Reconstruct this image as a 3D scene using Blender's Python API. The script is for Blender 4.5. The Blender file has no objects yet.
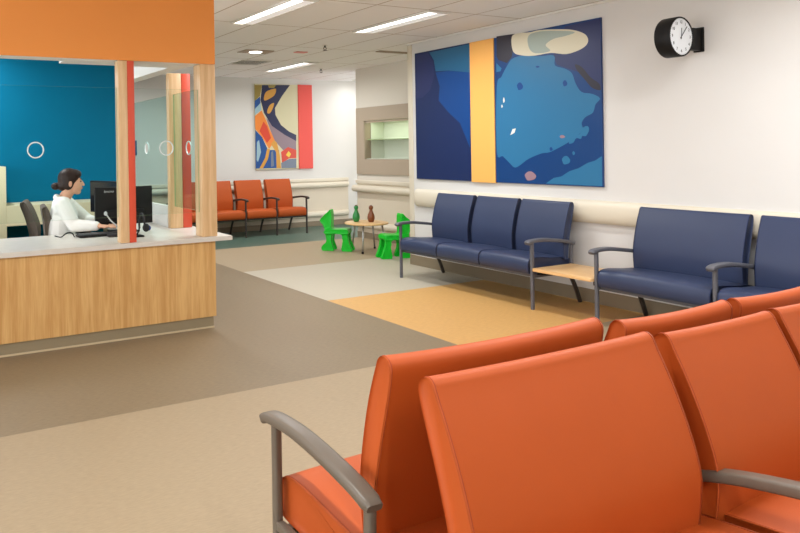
import bpy, bmesh, math, random
from mathutils import Vector, Matrix
random.seed(7)
S = bpy.context.scene
COL = S.collection
PI = math.pi

# ------------------------------------------------------------------ camera
FPX, CX, CY, H = 690.57, 240.0, 149.4, 1.43
YAW, ROLL = math.radians(26.416), 0.01610
FW = Vector((math.sin(YAW), math.cos(YAW), 0))
R0 = Vector((math.cos(YAW), -math.sin(YAW), 0)); U0 = Vector((0, 0, 1))
RT = R0 * math.cos(ROLL) - U0 * math.sin(ROLL)
UP = R0 * math.sin(ROLL) + U0 * math.cos(ROLL)
cd = bpy.data.cameras.new('camera'); cam = bpy.data.objects.new('camera', cd); COL.objects.link(cam)
cam.matrix_world = Matrix(((RT.x, UP.x, -FW.x, 0), (RT.y, UP.y, -FW.y, 0), (RT.z, UP.z, -FW.z, H), (0, 0, 0, 1)))
cd.sensor_width = 36; cd.lens = FPX * 36 / 800
cd.shift_x = (400 - CX) / 800; cd.shift_y = -(266.5 - CY) / 800
cd.clip_start = 0.02
S.camera = cam

def ray(x, y): return FW * FPX + RT * (x - CX) + UP * (CY - y)
def on_x(x, y, X):
    d = ray(x, y); return Vector((0, 0, H)) + d * (X / d.x)
def on_y(x, y, Y):
    d = ray(x, y); return Vector((0, 0, H)) + d * (Y / d.y)

# ------------------------------------------------------------------ materials
def lin(c):
    c = c / 255.0
    return c / 12.92 if c <= 0.04045 else ((c + 0.055) / 1.055) ** 2.4
def rgb(r, g, b): return (lin(r), lin(g), lin(b), 1)

def mat(name, col, rough=0.5, spec=0.5, metal=0.0, noise=0.0, nscale=40, bump=0.0, bscale=200, stretch=(1, 1, 1), coat=0.0):
    m = bpy.data.materials.new(name); m.use_nodes = True
    nt = m.node_tree; N = nt.nodes; L = nt.links
    b = N['Principled BSDF']
    b.inputs['Base Color'].default_value = col
    b.inputs['Roughness'].default_value = rough
    b.inputs['Specular IOR Level'].default_value = spec
    b.inputs['Metallic'].default_value = metal
    b.inputs['Coat Weight'].default_value = coat
    if noise or bump:
        tc = N.new('ShaderNodeTexCoord'); mp = N.new('ShaderNodeMapping')
        mp.inputs['Scale'].default_value = stretch
        L.new(tc.outputs['Object'], mp.inputs['Vector'])
    if noise:
        nz = N.new('ShaderNodeTexNoise'); nz.inputs['Scale'].default_value = nscale; nz.inputs['Detail'].default_value = 5
        L.new(mp.outputs[0], nz.inputs['Vector'])
        rp = N.new('ShaderNodeMapRange'); rp.inputs['From Min'].default_value = 0.3; rp.inputs['From Max'].default_value = 0.7
        rp.inputs['To Min'].default_value = 1 - noise; rp.inputs['To Max'].default_value = 1 + noise
        L.new(nz.outputs['Fac'], rp.inputs['Value'])
        mx = N.new('ShaderNodeVectorMath'); mx.operation = 'SCALE'
        mx.inputs[0].default_value = col[:3]
        L.new(rp.outputs[0], mx.inputs['Scale']); L.new(mx.outputs[0], b.inputs['Base Color'])
    if bump:
        n2 = N.new('ShaderNodeTexNoise'); n2.inputs['Scale'].default_value = bscale; n2.inputs['Detail'].default_value = 3
        L.new(mp.outputs[0], n2.inputs['Vector'])
        bp = N.new('ShaderNodeBump'); bp.inputs['Strength'].default_value = bump; bp.inputs['Distance'].default_value = 0.002
        L.new(n2.outputs['Fac'], bp.inputs['Height']); L.new(bp.outputs[0], b.inputs['Normal'])
    return m

def emis(name, col, strength):
    m = mat(name, col, 0.5)
    b = m.node_tree.nodes['Principled BSDF']
    b.inputs['Emission Color'].default_value = col; b.inputs['Emission Strength'].default_value = strength
    return m

def glass_mat(name, tint, refl):
    m = bpy.data.materials.new(name); m.use_nodes = True
    nt = m.node_tree; N = nt.nodes; L = nt.links; N.clear()
    out = N.new('ShaderNodeOutputMaterial'); tr = N.new('ShaderNodeBsdfTransparent'); gl = N.new('ShaderNodeBsdfGlossy')
    tr.inputs[0].default_value = tint; gl.inputs['Roughness'].default_value = 0.02
    lw = N.new('ShaderNodeLayerWeight'); lw.inputs['Blend'].default_value = 0.5
    pw = N.new('ShaderNodeMath'); pw.operation = 'POWER'; pw.inputs[1].default_value = 4.0; L.new(lw.outputs['Facing'], pw.inputs[0])
    fr = N.new('ShaderNodeMath'); fr.operation = 'MULTIPLY_ADD'; fr.inputs[1].default_value = refl; fr.inputs[2].default_value = -0.015; fr.use_clamp = True; L.new(pw.outputs[0], fr.inputs[0])
    mx = N.new('ShaderNodeMixShader')
    L.new(fr.outputs[0], mx.inputs[0]); L.new(tr.outputs[0], mx.inputs[1]); L.new(gl.outputs[0], mx.inputs[2])
    L.new(mx.outputs[0], out.inputs[0])
    return m

def wood(name, c1, c2, axis='Z', scale=1.0, rough=0.4):
    m = bpy.data.materials.new(name); m.use_nodes = True
    nt = m.node_tree; N = nt.nodes; L = nt.links; b = N['Principled BSDF']
    b.inputs['Roughness'].default_value = rough
    tc = N.new('ShaderNodeTexCoord'); mp = N.new('ShaderNodeMapping')
    s = {'Z': (22, 22, 1.3), 'X': (1.3, 22, 22), 'Y': (22, 1.3, 22)}[axis]
    mp.inputs['Scale'].default_value = tuple(v * scale for v in s)
    L.new(tc.outputs['Object'], mp.inputs['Vector'])
    n1 = N.new('ShaderNodeTexNoise'); n1.inputs['Scale'].default_value = 1.0; n1.inputs['Detail'].default_value = 6; n1.inputs['Distortion'].default_value = 0.6
    n2 = N.new('ShaderNodeTexNoise'); n2.inputs['Scale'].default_value = 5.0; n2.inputs['Detail'].default_value = 4
    L.new(mp.outputs[0], n1.inputs['Vector']); L.new(mp.outputs[0], n2.inputs['Vector'])
    ad = N.new('ShaderNodeMath'); ad.operation = 'MULTIPLY_ADD'; ad.inputs[1].default_value = 0.4
    L.new(n2.outputs['Fac'], ad.inputs[0]); L.new(n1.outputs['Fac'], ad.inputs[2])
    cr = N.new('ShaderNodeValToRGB'); cr.color_ramp.elements[0].position = 0.5; cr.color_ramp.elements[1].position = 0.9
    cr.color_ramp.elements[0].color = c1; cr.color_ramp.elements[1].color = c2
    L.new(ad.outputs[0], cr.inputs[0]); L.new(cr.outputs[0], b.inputs['Base Color'])
    return m

def ceiling_mat():
    m = mat('ceiling_tile', rgb(247, 247, 247), 0.9, 0.1)
    nt = m.node_tree; N = nt.nodes; L = nt.links; b = N['Principled BSDF']
    tc = N.new('ShaderNodeTexCoord'); sp = N.new('ShaderNodeSeparateXYZ'); L.new(tc.outputs['Object'], sp.inputs[0])
    def line(sock, off, per, w):
        a = N.new('ShaderNodeMath'); a.operation = 'SUBTRACT'; L.new(sock, a.inputs[0]); a.inputs[1].default_value = off
        d = N.new('ShaderNodeMath'); d.operation = 'DIVIDE'; L.new(a.outputs[0], d.inputs[0]); d.inputs[1].default_value = per
        f = N.new('ShaderNodeMath'); f.operation = 'FRACT'; L.new(d.outputs[0], f.inputs[0])
        l = N.new('ShaderNodeMath'); l.operation = 'LESS_THAN'; L.new(f.outputs[0], l.inputs[0]); l.inputs[1].default_value = w / per
        return l.outputs[0]
    lx = line(sp.outputs['X'], 4.955 - 0.007, 0.581, 0.014); ly = line(sp.outputs['Y'], 4.885 - 0.007, 1.2, 0.014)
    mx = N.new('ShaderNodeMath'); mx.operation = 'MAXIMUM'; L.new(lx, mx.inputs[0]); L.new(ly, mx.inputs[1])
    nz = N.new('ShaderNodeTexNoise'); nz.inputs['Scale'].default_value = 60; L.new(tc.outputs['Object'], nz.inputs['Vector'])
    r = N.new('ShaderNodeMix'); r.data_type = 'RGBA'
    r.inputs['A'].default_value = rgb(247, 247, 247); r.inputs['B'].default_value = rgb(186, 176, 164)
    L.new(mx.outputs[0], r.inputs['Factor']); L.new(r.outputs['Result'], b.inputs['Base Color'])
    return m

M = {}
M['wall'] = mat('wall_paint', rgb(214, 211, 207), 0.75, 0.25, noise=0.01, nscale=3, bump=0.05)
M['wall_cool'] = mat('back_wall_paint', rgb(216, 213, 207), 0.75, 0.25)
M['alcove'] = mat('alcove_wall_shaded', rgb(212, 204, 190), 0.75, 0.25)  # darker than the other walls: the alcove's shade is put into the colour
M['wainscot'] = mat('wall_protection_sheet', rgb(214, 201, 180), 0.6, 0.3)
M['rail'] = mat('bumper_rail_vinyl', rgb(216, 206, 186), 0.45, 0.4)
M['base'] = mat('cove_base_rubber', rgb(134, 120, 98), 0.5, 0.3)
M['ceil'] = ceiling_mat()
M['f_beige'] = mat('floor_beige_sheet', rgb(154, 135, 107), 0.55, 0.3, noise=0.09, nscale=26, stretch=(1, 5, 1))
M['f_brown'] = mat('floor_brown_sheet', rgb(126, 109, 84), 0.5, 0.3, noise=0.12, nscale=26, stretch=(1, 5, 1))
M['f_tan'] = mat('floor_tan_sheet', rgb(160, 142, 115), 0.55, 0.3, noise=0.06, nscale=26, stretch=(1, 5, 1))
M['f_white'] = mat('floor_off_white_sheet', rgb(177, 167, 148), 0.55, 0.3, noise=0.05, nscale=26, stretch=(1, 5, 1))
M['f_yellow'] = mat('floor_yellow_sheet', rgb(194, 150, 90), 0.5, 0.3, noise=0.07, nscale=20, stretch=(1, 4, 1))
M['f_green'] = mat('floor_green_sheet', rgb(78, 100, 88), 0.4, 0.4, noise=0.1, nscale=26, stretch=(1, 5, 1))
M['fascia'] = mat('orange_bulkhead_paint', rgb(236, 152, 76), 0.6, 0.3)
M['white'] = mat('white_paint', rgb(232, 230, 224), 0.6, 0.3)
M['teal'] = mat('teal_paint', rgb(0, 104, 138), 0.6, 0.1, noise=0.02, nscale=2)
M['maple'] = wood('maple_panel', rgb(188, 140, 80), rgb(214, 172, 112), 'Z', 1.0)
M['post'] = wood('maple_post', rgb(206, 166, 118), rgb(228, 194, 150), 'Z', 1.2)
M['tabletop'] = wood('beech_laminate', rgb(214, 168, 112), rgb(232, 192, 138), 'Y', 1.0, 0.3)
M['coral'] = mat('coral_paint', rgb(214, 84, 60), 0.4, 0.4)
M['coral_soft'] = mat('coral_canvas', rgb(226, 88, 78), 0.6, 0.3)
M['counter'] = mat('grey_white_laminate', rgb(206, 200, 190), 0.35, 0.4, noise=0.03, nscale=14)
M['toe'] = mat('toe_kick_vinyl', rgb(138, 124, 98), 0.5, 0.3)
M['toe_trim'] = mat('toe_strip', rgb(192, 174, 142), 0.4, 0.4)
M['glass'] = glass_mat('screen_glass', (0.955, 0.98, 0.975, 1), 0.5)
M['glass_side'] = glass_mat('side_screen_glass', (0.86, 0.96, 0.925, 1), 0.5)
M['glass_edge'] = mat('glass_edge_green', rgb(160, 180, 130), 0.2, 0.5)
M['rim'] = mat('polished_hole_rim', rgb(225, 232, 230), 0.2, 0.6)
M['orange'] = mat('orange_vinyl', rgb(178, 79, 27), 0.55, 0.3, noise=0.02, nscale=5, bump=0.06, bscale=900)
M['orange_seam'] = mat('orange_seam', rgb(150, 58, 20), 0.5, 0.3)
M['blue'] = mat('slate_blue_vinyl', rgb(46, 56, 84), 0.42, 0.42, noise=0.03, nscale=5, bump=0.06, bscale=900)
M['blue_seam'] = mat('blue_seam', rgb(34, 44, 84), 0.5, 0.3)
M['frame'] = mat('taupe_frame_enamel', rgb(98, 88, 76), 0.4, 0.4)
M['frame_dark'] = mat('dark_frame_enamel', rgb(62, 55, 50), 0.4, 0.4)
M['frame_blue_reflection'] = mat('blue_reflection_frame_enamel', rgb(92, 92, 98), 0.4, 0.4)  # taupe enamel with the reflected blue of the seats mixed into its colour
M['green'] = mat('green_plastic', rgb(4, 186, 40), 0.35, 0.45)
M['chrome'] = mat('brushed_steel', rgb(180, 180, 180), 0.3, 0.5, metal=0.8)
M['black'] = mat('black_plastic', rgb(24, 23, 23), 0.5, 0.2)
M['black_soft'] = mat('black_rubber', rgb(40, 38, 40), 0.6, 0.3)
M['screen'] = mat('dark_screen', rgb(14, 20, 30), 0.15, 0.5)
M['clockface'] = mat('clock_face_white', rgb(236, 240, 244), 0.4, 0.4)
M['greige'] = mat('greige_frame_paint', rgb(170, 154, 134), 0.55, 0.3)
M['niche'] = mat('niche_lining', rgb(222, 226, 210), 0.5, 0.3)
M['cream'] = mat('cream_laminate', rgb(218, 208, 172), 0.5, 0.3)
M['chairfab'] = mat('grey_brown_fabric', rgb(112, 102, 93), 0.9, 0.1, bump=0.2)
M['pin_green'] = mat('green_lacquer', rgb(30, 128, 60), 0.3, 0.5)
M['pin_brown'] = mat('brown_lacquer', rgb(122, 66, 30), 0.3, 0.5)
M['pin_dark'] = mat('dark_lacquer', rgb(90, 36, 20), 0.3, 0.5)
M['skin'] = mat('skin', rgb(224, 170, 140), 0.5, 0.3)
M['hair'] = mat('dark_brown_hair', rgb(46, 30, 24), 0.5, 0.3, noise=0.2, nscale=60)
M['coat'] = mat('white_coat_cloth', rgb(236, 234, 228), 0.85, 0.15)
M['trouser'] = mat('dark_trousers', rgb(50, 52, 62), 0.85, 0.15)
M['lip'] = mat('lip', rgb(186, 96, 88), 0.5, 0.3)
M['lamp'] = emis('fluorescent_lens', (1, 0.97, 0.92, 1), 3.0)
M['louver'] = emis('perforated_louver', (0.8, 0.79, 0.78, 1), 0.3)
M['pink'] = mat('pale_red_lens', rgb(226, 150, 140), 0.4, 0.4)
M['keys'] = mat('dark_grey_keys', rgb(60, 60, 62), 0.5, 0.3)
M['lightgrey'] = mat('light_grey_plastic', rgb(190, 192, 192), 0.4, 0.4)
M['bluebit'] = mat('blue_plastic', rgb(40, 60, 140), 0.4, 0.4)
M['sign'] = mat('dark_blue_sign', rgb(30, 84, 120), 0.5, 0.3)

# ------------------------------------------------------------------ helpers
def link(name, me, m=None, parent=None, smooth=False):
    o = bpy.data.objects.new(name, me); COL.objects.link(o)
    if m is not None:
        for x in (m if isinstance(m, (list, tuple)) else [m]): me.materials.append(x)
    if parent is not None: o.parent = parent
    if smooth:
        for p in me.polygons: p.use_smooth = True
    return o

def done(name, bm, m, parent=None, smooth=False, auto=None):
    bmesh.ops.recalc_face_normals(bm, faces=bm.faces)
    me = bpy.data.meshes.new(name); bm.to_mesh(me); bm.free()
    if auto is not None:
        for p in me.polygons: p.use_smooth = True
        try: me.set_sharp_from_angle(angle=math.radians(auto))
        except Exception: pass
    return link(name, me, m, parent, smooth)

def thing(name, label, cat, loc=(0, 0, 0), rz=0, group=None):
    o = bpy.data.objects.new(name, None); COL.objects.link(o)
    o.location = loc; o.rotation_euler = (0, 0, rz); o.empty_display_size = 0.1
    return tag(o, label, cat, group)
def tag(o, label, cat, group=None):
    o['label'] = label; o['category'] = cat
    if group: o['group'] = group
    return o
def structure(o):
    o['kind'] = 'structure'; return o

def box(bm, x0, x1, y0, y1, z0, z1, bev=0.0, seg=2):
    vs = [bm.verts.new((x, y, z)) for x in (x0, x1) for y in (y0, y1) for z in (z0, z1)]
    fs = [(0, 1, 3, 2), (4, 6, 7, 5), (0, 4, 5, 1), (2, 3, 7, 6), (0, 2, 6, 4), (1, 5, 7, 3)]
    faces = [bm.faces.new([vs[i] for i in f]) for f in fs]
    if bev:
        es = list({e for f in faces for e in f.edges})
        bmesh.ops.bevel(bm, geom=es, offset=bev, segments=seg, affect='EDGES', profile=0.5)
def obox(name, m, parent, *a, **k):
    bm = bmesh.new(); box(bm, *a, **k); return done(name, bm, m, parent, auto=40 if k.get('bev') else None)

def catmull(pts, n=6, closed=False):
    P = [Vector(p) for p in pts]; out = []; k = len(P)
    for i in range(k if closed else k - 1):
        if closed: a, b, c, d = P[i - 1], P[i], P[(i + 1) % k], P[(i + 2) % k]
        else: a, b, c, d = P[max(i - 1, 0)], P[i], P[i + 1], P[min(i + 2, k - 1)]
        for j in range(n):
            t = j / n
            out.append(0.5 * ((2 * b) + (c - a) * t + (2 * a - 5 * b + 4 * c - d) * t * t + (3 * b - a - 3 * c + d) * t ** 3))
    if not closed: out.append(P[-1])
    return out

def tube(bm, pts, r, sides=8, closed=False, r_end=None):
    P = [Vector(p) for p in pts]; n = len(P); rings = []
    prev = None
    for i, p in enumerate(P):
        if closed: t = (P[(i + 1) % n] - P[i - 1])
        else: t = P[min(i + 1, n - 1)] - P[max(i - 1, 0)]
        t.normalize()
        if prev is None:
            a = Vector((0, 0, 1)) if abs(t.z) < 0.9 else Vector((1, 0, 0))
            nrm = t.cross(a).normalized()
        else:
            nrm = (prev - t * prev.dot(t)).normalized()
        prev = nrm; bn = t.cross(nrm)
        rr = r if r_end is None else r + (r_end - r) * i / max(n - 1, 1)
        rings.append([bm.verts.new(p + (nrm * math.cos(2 * PI * k / sides) + bn * math.sin(2 * PI * k / sides)) * rr) for k in range(sides)])
    for i in range(n if closed else n - 1):
        A, B = rings[i], rings[(i + 1) % n]
        for k in range(sides): bm.faces.new((A[k], A[(k + 1) % sides], B[(k + 1) % sides], B[k]))
    if not closed:
        bm.faces.new(rings[0][::-1]); bm.faces.new(rings[-1])

def sweep_vz(bm, path, u, w, h, rc=0.3):
    """rounded-rectangle bar swept along a path of (v, z) points, centred at u; w across u, h in the path plane (number or list)"""
    P = [Vector((p[0], p[1])) for p in path]; n = len(P)
    prof = []
    for cx_, cy_, a0 in ((1, 1, 0), (-1, 1, 90), (-1, -1, 180), (1, -1, 270)):
        for a in (0, 45, 90):
            t = math.radians(a0 + a)
            prof.append((cx_ * (0.5 - rc * 0.5) + rc * 0.5 * math.cos(t), cy_ * (0.5 - rc * 0.5) + rc * 0.5 * math.sin(t)))
    rings = []
    for i, p in enumerate(P):
        t = (P[min(i + 1, n - 1)] - P[max(i - 1, 0)]).normalized(); nr = Vector((-t.y, t.x))
        hh = h[i] if isinstance(h, list) else h
        ww = w[i] if isinstance(w, list) else w
        rings.append([bm.verts.new((u + a * ww, p.x + nr.x * b * hh, p.y + nr.y * b * hh)) for a, b in prof])
    k = len(prof)
    for i in range(n - 1):
        for j in range(k): bm.faces.new((rings[i][j], rings[i][(j + 1) % k], rings[i + 1][(j + 1) % k], rings[i + 1][j]))
    bm.faces.new(rings[0]); bm.faces.new(rings[-1])

def prism_u(bm, prof, u0, u1, n=1, bev=0.0, fz=None):
    """closed (v,z) profile extruded along u; rounded end caps; fz(t,v,z) displaces"""
    k = len(prof); rings = []
    ts = [0, 1] if n == 1 else [i / n for i in range(n + 1)]
    c = Vector((sum(p[0] for p in prof) / k, sum(p[1] for p in prof) / k))
    def ring(u, shrink, t):
        out = []
        for i in range(k):
            p = Vector(prof[i]); a = Vector(prof[i - 1]); b = Vector(prof[(i + 1) % k])
            tg = (b - a).normalized(); nr = Vector((tg.y, -tg.x))
            q = p - nr * shrink * SGN[0]
            v, z = q.x, q.y
            if fz: v, z = fz(t, v, z)
            out.append(bm.verts.new((u, v, z)))
        return out
    area = sum(prof[i - 1][0] * prof[i][1] - prof[i][0] * prof[i - 1][1] for i in range(k))
    SGN = [1 if area > 0 else -1]
    if bev:
        for s in range(5):
            a = PI / 2 * s / 4                       # a=0 at the cap, pi/2 at full section
            rings.append(ring(u0 + bev * (1 - math.sin(a)), bev * (1 - math.sqrt(max(0, 1 - (1 - math.sin(a)) ** 2))), 0))
    if bev: rings.append(ring(u0 + bev + 0.003, 0, 0.0))
    for t in ts:
        if bev and (t == 0 or t == 1):
            continue
        rings.append(ring(u0 + (u1 - u0) * t, 0, t))
    if bev:
        rings.append(ring(u1 - bev - 0.003, 0, 1.0))
        for s in range(4, -1, -1):
            a = PI / 2 * s / 4
            rings.append(ring(u1 - bev * (1 - math.sin(a)), bev * (1 - math.sqrt(max(0, 1 - (1 - math.sin(a)) ** 2))), 1))
    for i in range(len(rings) - 1):
        A, B = rings[i], rings[i + 1]
        for j in range(k): bm.faces.new((A[j], A[(j + 1) % k], B[(j + 1) % k], B[j]))
    bm.faces.new(rings[0]); bm.faces.new(rings[-1])

def lathe(bm, prof, seg=20, loc=(0, 0, 0)):
    rings = []
    for r, z in prof:
        if r < 1e-5: rings.append([bm.verts.new((loc[0], loc[1], loc[2] + z))])
        else: rings.append([bm.verts.new((loc[0] + r * math.cos(2 * PI * k / seg), loc[1] + r * math.sin(2 * PI * k / seg), loc[2] + z)) for k in range(seg)])
    for A, B in zip(rings, rings[1:]):
        for k in range(seg):
            q = [A[k % len(A)], A[(k + 1) % len(A)], B[(k + 1) % len(B)], B[k % len(B)]]
            q = [v for i, v in enumerate(q) if v not in q[:i]]
            if len(q) > 2: bm.faces.new(q)
    if len(rings[0]) > 1: bm.faces.new(rings[0][::-1])
    if len(rings[-1]) > 1: bm.faces.new(rings[-1])

def capsule(bm, a, ra, b, rb, seg=12):
    a, b = Vector(a), Vector(b); d = b - a; L = max(d.length, 1e-5); prof = []
    for i in range(6):
        t = PI / 2 * i / 5; prof.append((ra * math.sin(t), -ra * math.cos(t)))
    for i in range(6):
        t = PI / 2 * i / 5; prof.append((rb * math.cos(t), L + rb * math.sin(t)))
    tmp = bmesh.new(); lathe(tmp, prof, seg)
    q = Vector((0, 0, 1)).rotation_difference(d if d.length > 1e-5 else Vector((0, 0, 1)))
    for v in tmp.verts: v.co = a + q @ v.co
    me = bpy.data.meshes.new('t'); tmp.to_mesh(me); tmp.free(); bm.from_mesh(me); bpy.data.meshes.remove(me)

def ellipsoid(bm, c, r, seg=20, rings=12, rot=None):
    c = Vector(c); tmp = bmesh.new(); bmesh.ops.create_uvsphere(tmp, u_segments=seg, v_segments=rings, radius=1)
    for v in tmp.verts:
        p = Vector((v.co.x * r[0], v.co.y * r[1], v.co.z * r[2]))
        if rot is not None: p = rot @ p
        v.co = c + p
    me = bpy.data.meshes.new('t'); tmp.to_mesh(me); tmp.free(); bm.from_mesh(me); bpy.data.meshes.remove(me)

def fuse(name, bm, m, parent, voxel=0.006, smooth_it=4):
    """union of closed pieces into one continuous skin"""
    bmesh.ops.recalc_face_normals(bm, faces=bm.faces)
    me = bpy.data.meshes.new('tmp'); bm.to_mesh(me); bm.free()
    o = bpy.data.objects.new('tmp', me); COL.objects.link(o)
    r = o.modifiers.new('r', 'REMESH'); r.mode = 'VOXEL'; r.voxel_size = voxel
    s = o.modifiers.new('s', 'SMOOTH'); s.iterations = smooth_it; s.factor = 0.5
    dg = bpy.context.evaluated_depsgraph_get()
    me2 = bpy.data.meshes.new_from_object(o.evaluated_get(dg)); me2.name = name
    bpy.data.objects.remove(o); bpy.data.meshes.remove(me)
    me2.materials.clear()
    return link(name, me2, m, parent, smooth=True)

# ------------------------------------------------------------------ room shell
CZ = 2.68
XW = 5.591        # right wall
XA = 6.60         # alcove wall
YB = 10.75        # back wall
def floor():
    bm = bmesh.new()
    R = [(-3.4, 8.4, -2.4, 3.66, 0), (-3.4, 3.59, 3.66, 9.02, 1), (3.59, 8.4, 3.66, 5.44, 2), (3.59, 8.4, 5.44, 7.2, 3), (3.59, 8.4, 7.2, 9.02, 4), (-3.4, 8.4, 9.02, YB, 5)]
    for x0, x1, y0, y1, i in R:
        f = bm.faces.new([bm.verts.new(p) for p in ((x0, y0, 0), (x1, y0, 0), (x1, y1, 0), (x0, y1, 0))]); f.material_index = i
    me = bpy.data.meshes.new('floor'); bm.to_mesh(me); bm.free()
    structure(link('floor', me, [M['f_beige'], M['f_brown'], M['f_yellow'], M['f_white'], M['f_tan'], M['f_green']]))
floor()
structure(obox('ceiling', M['ceil'], None, -3.5, 8.5, -2.5, YB + 0.1, CZ, CZ + 0.08))
structure(obox('wall_right', M['wall'], None, XW, XW + 0.14, -2.5, 6.62, 0, CZ))
structure(obox('wall_back', M['wall_cool'], None, -3.5, 8.5, YB, YB + 0.1, 0, CZ))
structure(obox('wall_front', M['wall'], None, -3.4, XW, -2.5, -2.4, 0, CZ))
structure(obox('wall_far_right', M['wall_cool'], None, 8.4, 8.5, 9.08, YB, 0, CZ))
# alcove wall with the display opening (y 7.4..8.86, z 1.245..1.845)
NY0, NY1, NZ0, NZ1, ND = 7.35, 8.86, 1.245, 1.845, 0.36
bm = bmesh.new()
box(bm, XA, XA + 0.5, 6.62, NY0, 0, CZ); box(bm, XA, XA + 0.5, NY1, 9.08, 0, CZ)
box(bm, XA, XA + 0.5, NY0, NY1, 0, NZ0); box(bm, XA, XA + 0.5, NY0, NY1, NZ1, CZ)
box(bm, XA + ND, XA + 0.5, NY0, NY1, NZ0, NZ1)
box(bm, XW + 0.14, XA + 0.5, 6.5, 6.62, 0, CZ)
structure(done('wall_alcove', bm, M['alcove']))

# baseboards
structure(obox('baseboard_right', M['base'], None, XW - 0.012, XW, -2.4, 6.62, 0, 0.12))
structure(obox('baseboard_back', M['base'], None, -3.4, 8.4, YB - 0.012, YB, 0, 0.095))
structure(obox('baseboard_alcove', M['base'], None, XA - 0.012, XA, 6.62, 9.08, 0, 0.095))
# corner guard, ceiling angle
structure(obox('trim_1', M['rail'], None, XW - 0.006, XW, 6.54, 6.622, 0.12, 2.66, bev=0.002))
structure(obox('trim_2', M['white'], None, XW - 0.025, XW, -2.4, 6.62, CZ - 0.012, CZ - 0.001))

def rail_profile(z0, z1, d):
    zc = (z0 + z1) / 2; hh = (z1 - z0) / 2; out = [(0, z0)]
    for i in range(13):
        a = -PI / 2 + PI * i / 12
        out.append((-d * abs(math.cos(a)) ** 0.6, zc + hh * math.sin(a)))
    out.append((0, z1)); return out
def rail(name, axis, wallc, a0, a1, z0, z1, d, cap0=True, cap1=True):
    """half-round bumper along a wall; axis 'y' on a wall at x = wallc, 'x' on a wall at y = wallc"""
    bm = bmesh.new(); rings = []
    st = []
    if cap0: st += [(a0, 0.05), (a0 + 0.008, 0.55), (a0 + 0.025, 0.85), (a0 + 0.06, 1)]
    else: st += [(a0, 1)]
    if cap1: st += [(a1 - 0.06, 1), (a1 - 0.025, 0.85), (a1 - 0.008, 0.55), (a1, 0.05)]
    else: st += [(a1, 1)]
    zc = (z0 + z1) / 2
    for a, s in st:
        ring = []
        for dv, z in rail_profile(z0, z1, d):
            k = wallc - 0.0005 + dv * s
            zz = zc + (z - zc) * (0.9 + 0.1 * s)
            ring.append(bm.verts.new((k, a, zz) if axis == 'y' else (a, k, zz)))
        rings.append(ring)
    for A, B in zip(rings, rings[1:]):
        for j in range(len(A)): bm.faces.new((A[j], A[(j + 1) % len(A)], B[(j + 1) % len(A)], B[j]))
    bm.faces.new(rings[0]); bm.faces.new(rings[-1])
    return structure(done(name, bm, M['rail'], None, auto=50))
rail('trim_3', 'y', XW, -2.3, 6.5, 0.718, 0.925, 0.075)
rail('trim_4', 'y', XA, 6.7, 9.16, 0.725, 0.835, 0.09)
rail('trim_5', 'y', XA, 6.7, 9.1, 0.165, 0.27, 0.07)
rail('trim_6', 'x', YB, 2.6, 7.6, 0.70, 0.806, 0.08)
rail('trim_7', 'x', YB, 2.6, 7.6, 0.165, 0.27, 0.07)
structure(obox('trim_8', M['rail'], None, XA - 0.03, XA, 6.7, 9.09, 0.86, 0.915, bev=0.006))
structure(obox('trim_9', M['rail'], None, 2.6, 7.6, YB - 0.03, YB, 0.815, 0.872, bev=0.006))
structure(obox('trim_10', M['wainscot'], None, XA - 0.004, XA, 6.7, 9.08, 0.095, 0.86))
structure(obox('trim_11', M['wainscot'], None, 2.6, 7.6, YB - 0.004, YB, 0.095, 0.815))

# ------------------------------------------------------------------ reception
YD = 5.08
structure(obox('wall_bulkhead', M['fascia'], None, -3.4, 2.31, YD, YD + 0.012, 2.12, CZ))
bm = bmesh.new(); box(bm, -3.4, 1.14, YD + 0.012, 5.31, 2.125, CZ); box(bm, 1.14, 2.305, YD + 0.012, 5.20, 2.125, CZ); box(bm, 1.14, 2.175, 5.20, 5.44, 2.122, CZ); box(bm, 2.05, 2.175, 5.44, 7.0, 2.125, CZ)
structure(done('wall_soffit', bm, M['white']))
structure(obox('wall_office', M['teal'], None, -3.4, 2.44, 8.0, 8.12, 0, CZ))

t = thing('reception_desk', 'maple fronted reception desk with grey toe kick under white counter', 'reception desk', (0.5, 5.4, 0))
def loc(t, n, m, *a, **k):
    x, y, z = t.location
    b = list(a); b[0] -= x; b[1] -= x; b[2] -= y; b[3] -= y; b[4] -= z; b[5] -= z
    return obox(n, m, t, *b, **k)
loc(t, 'front_panel', M['maple'], -3.3, 2.288, YD, YD + 0.03, 0.092, 0.695)
loc(t, 'side_panel', M['maple'], 2.258, 2.288, YD + 0.03, 7.0, 0.092, 0.695)
loc(t, 'toe_kick', M['toe'], -3.3, 2.268, YD + 0.012, YD + 0.05, 0.0, 0.09)
loc(t, 'toe_strip', M['toe_trim'], -3.3, 2.270, YD + 0.004, YD + 0.012, 0.0, 0.012)
bm = bmesh.new()
pts = [(-3.3, 5.055), (2.43, 5.055), (2.43, 7.0), (1.78, 7.0), (1.78, 5.92), (-3.3, 5.92)]
lo = [bm.verts.new((x, y, 0.697)) for x, y in pts]; hi = [bm.verts.new((x, y, 0.732)) for x, y in pts]
bm.faces.new(lo[::-1]); bm.faces.new(hi)
for i in range(6): bm.faces.new((lo[i], lo[(i + 1) % 6], hi[(i + 1) % 6], hi[i]))
bmesh.ops.bevel(bm, geom=[e for e in bm.edges if e.verts[0].co.z > .73 and e.verts[1].co.z > .73], offset=0.004, segments=2, affect='EDGES')
tag(done('countertop', bm, M['counter']), 'long white laminate countertop on the maple reception desk', 'countertop')
CT = 0.733

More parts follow.
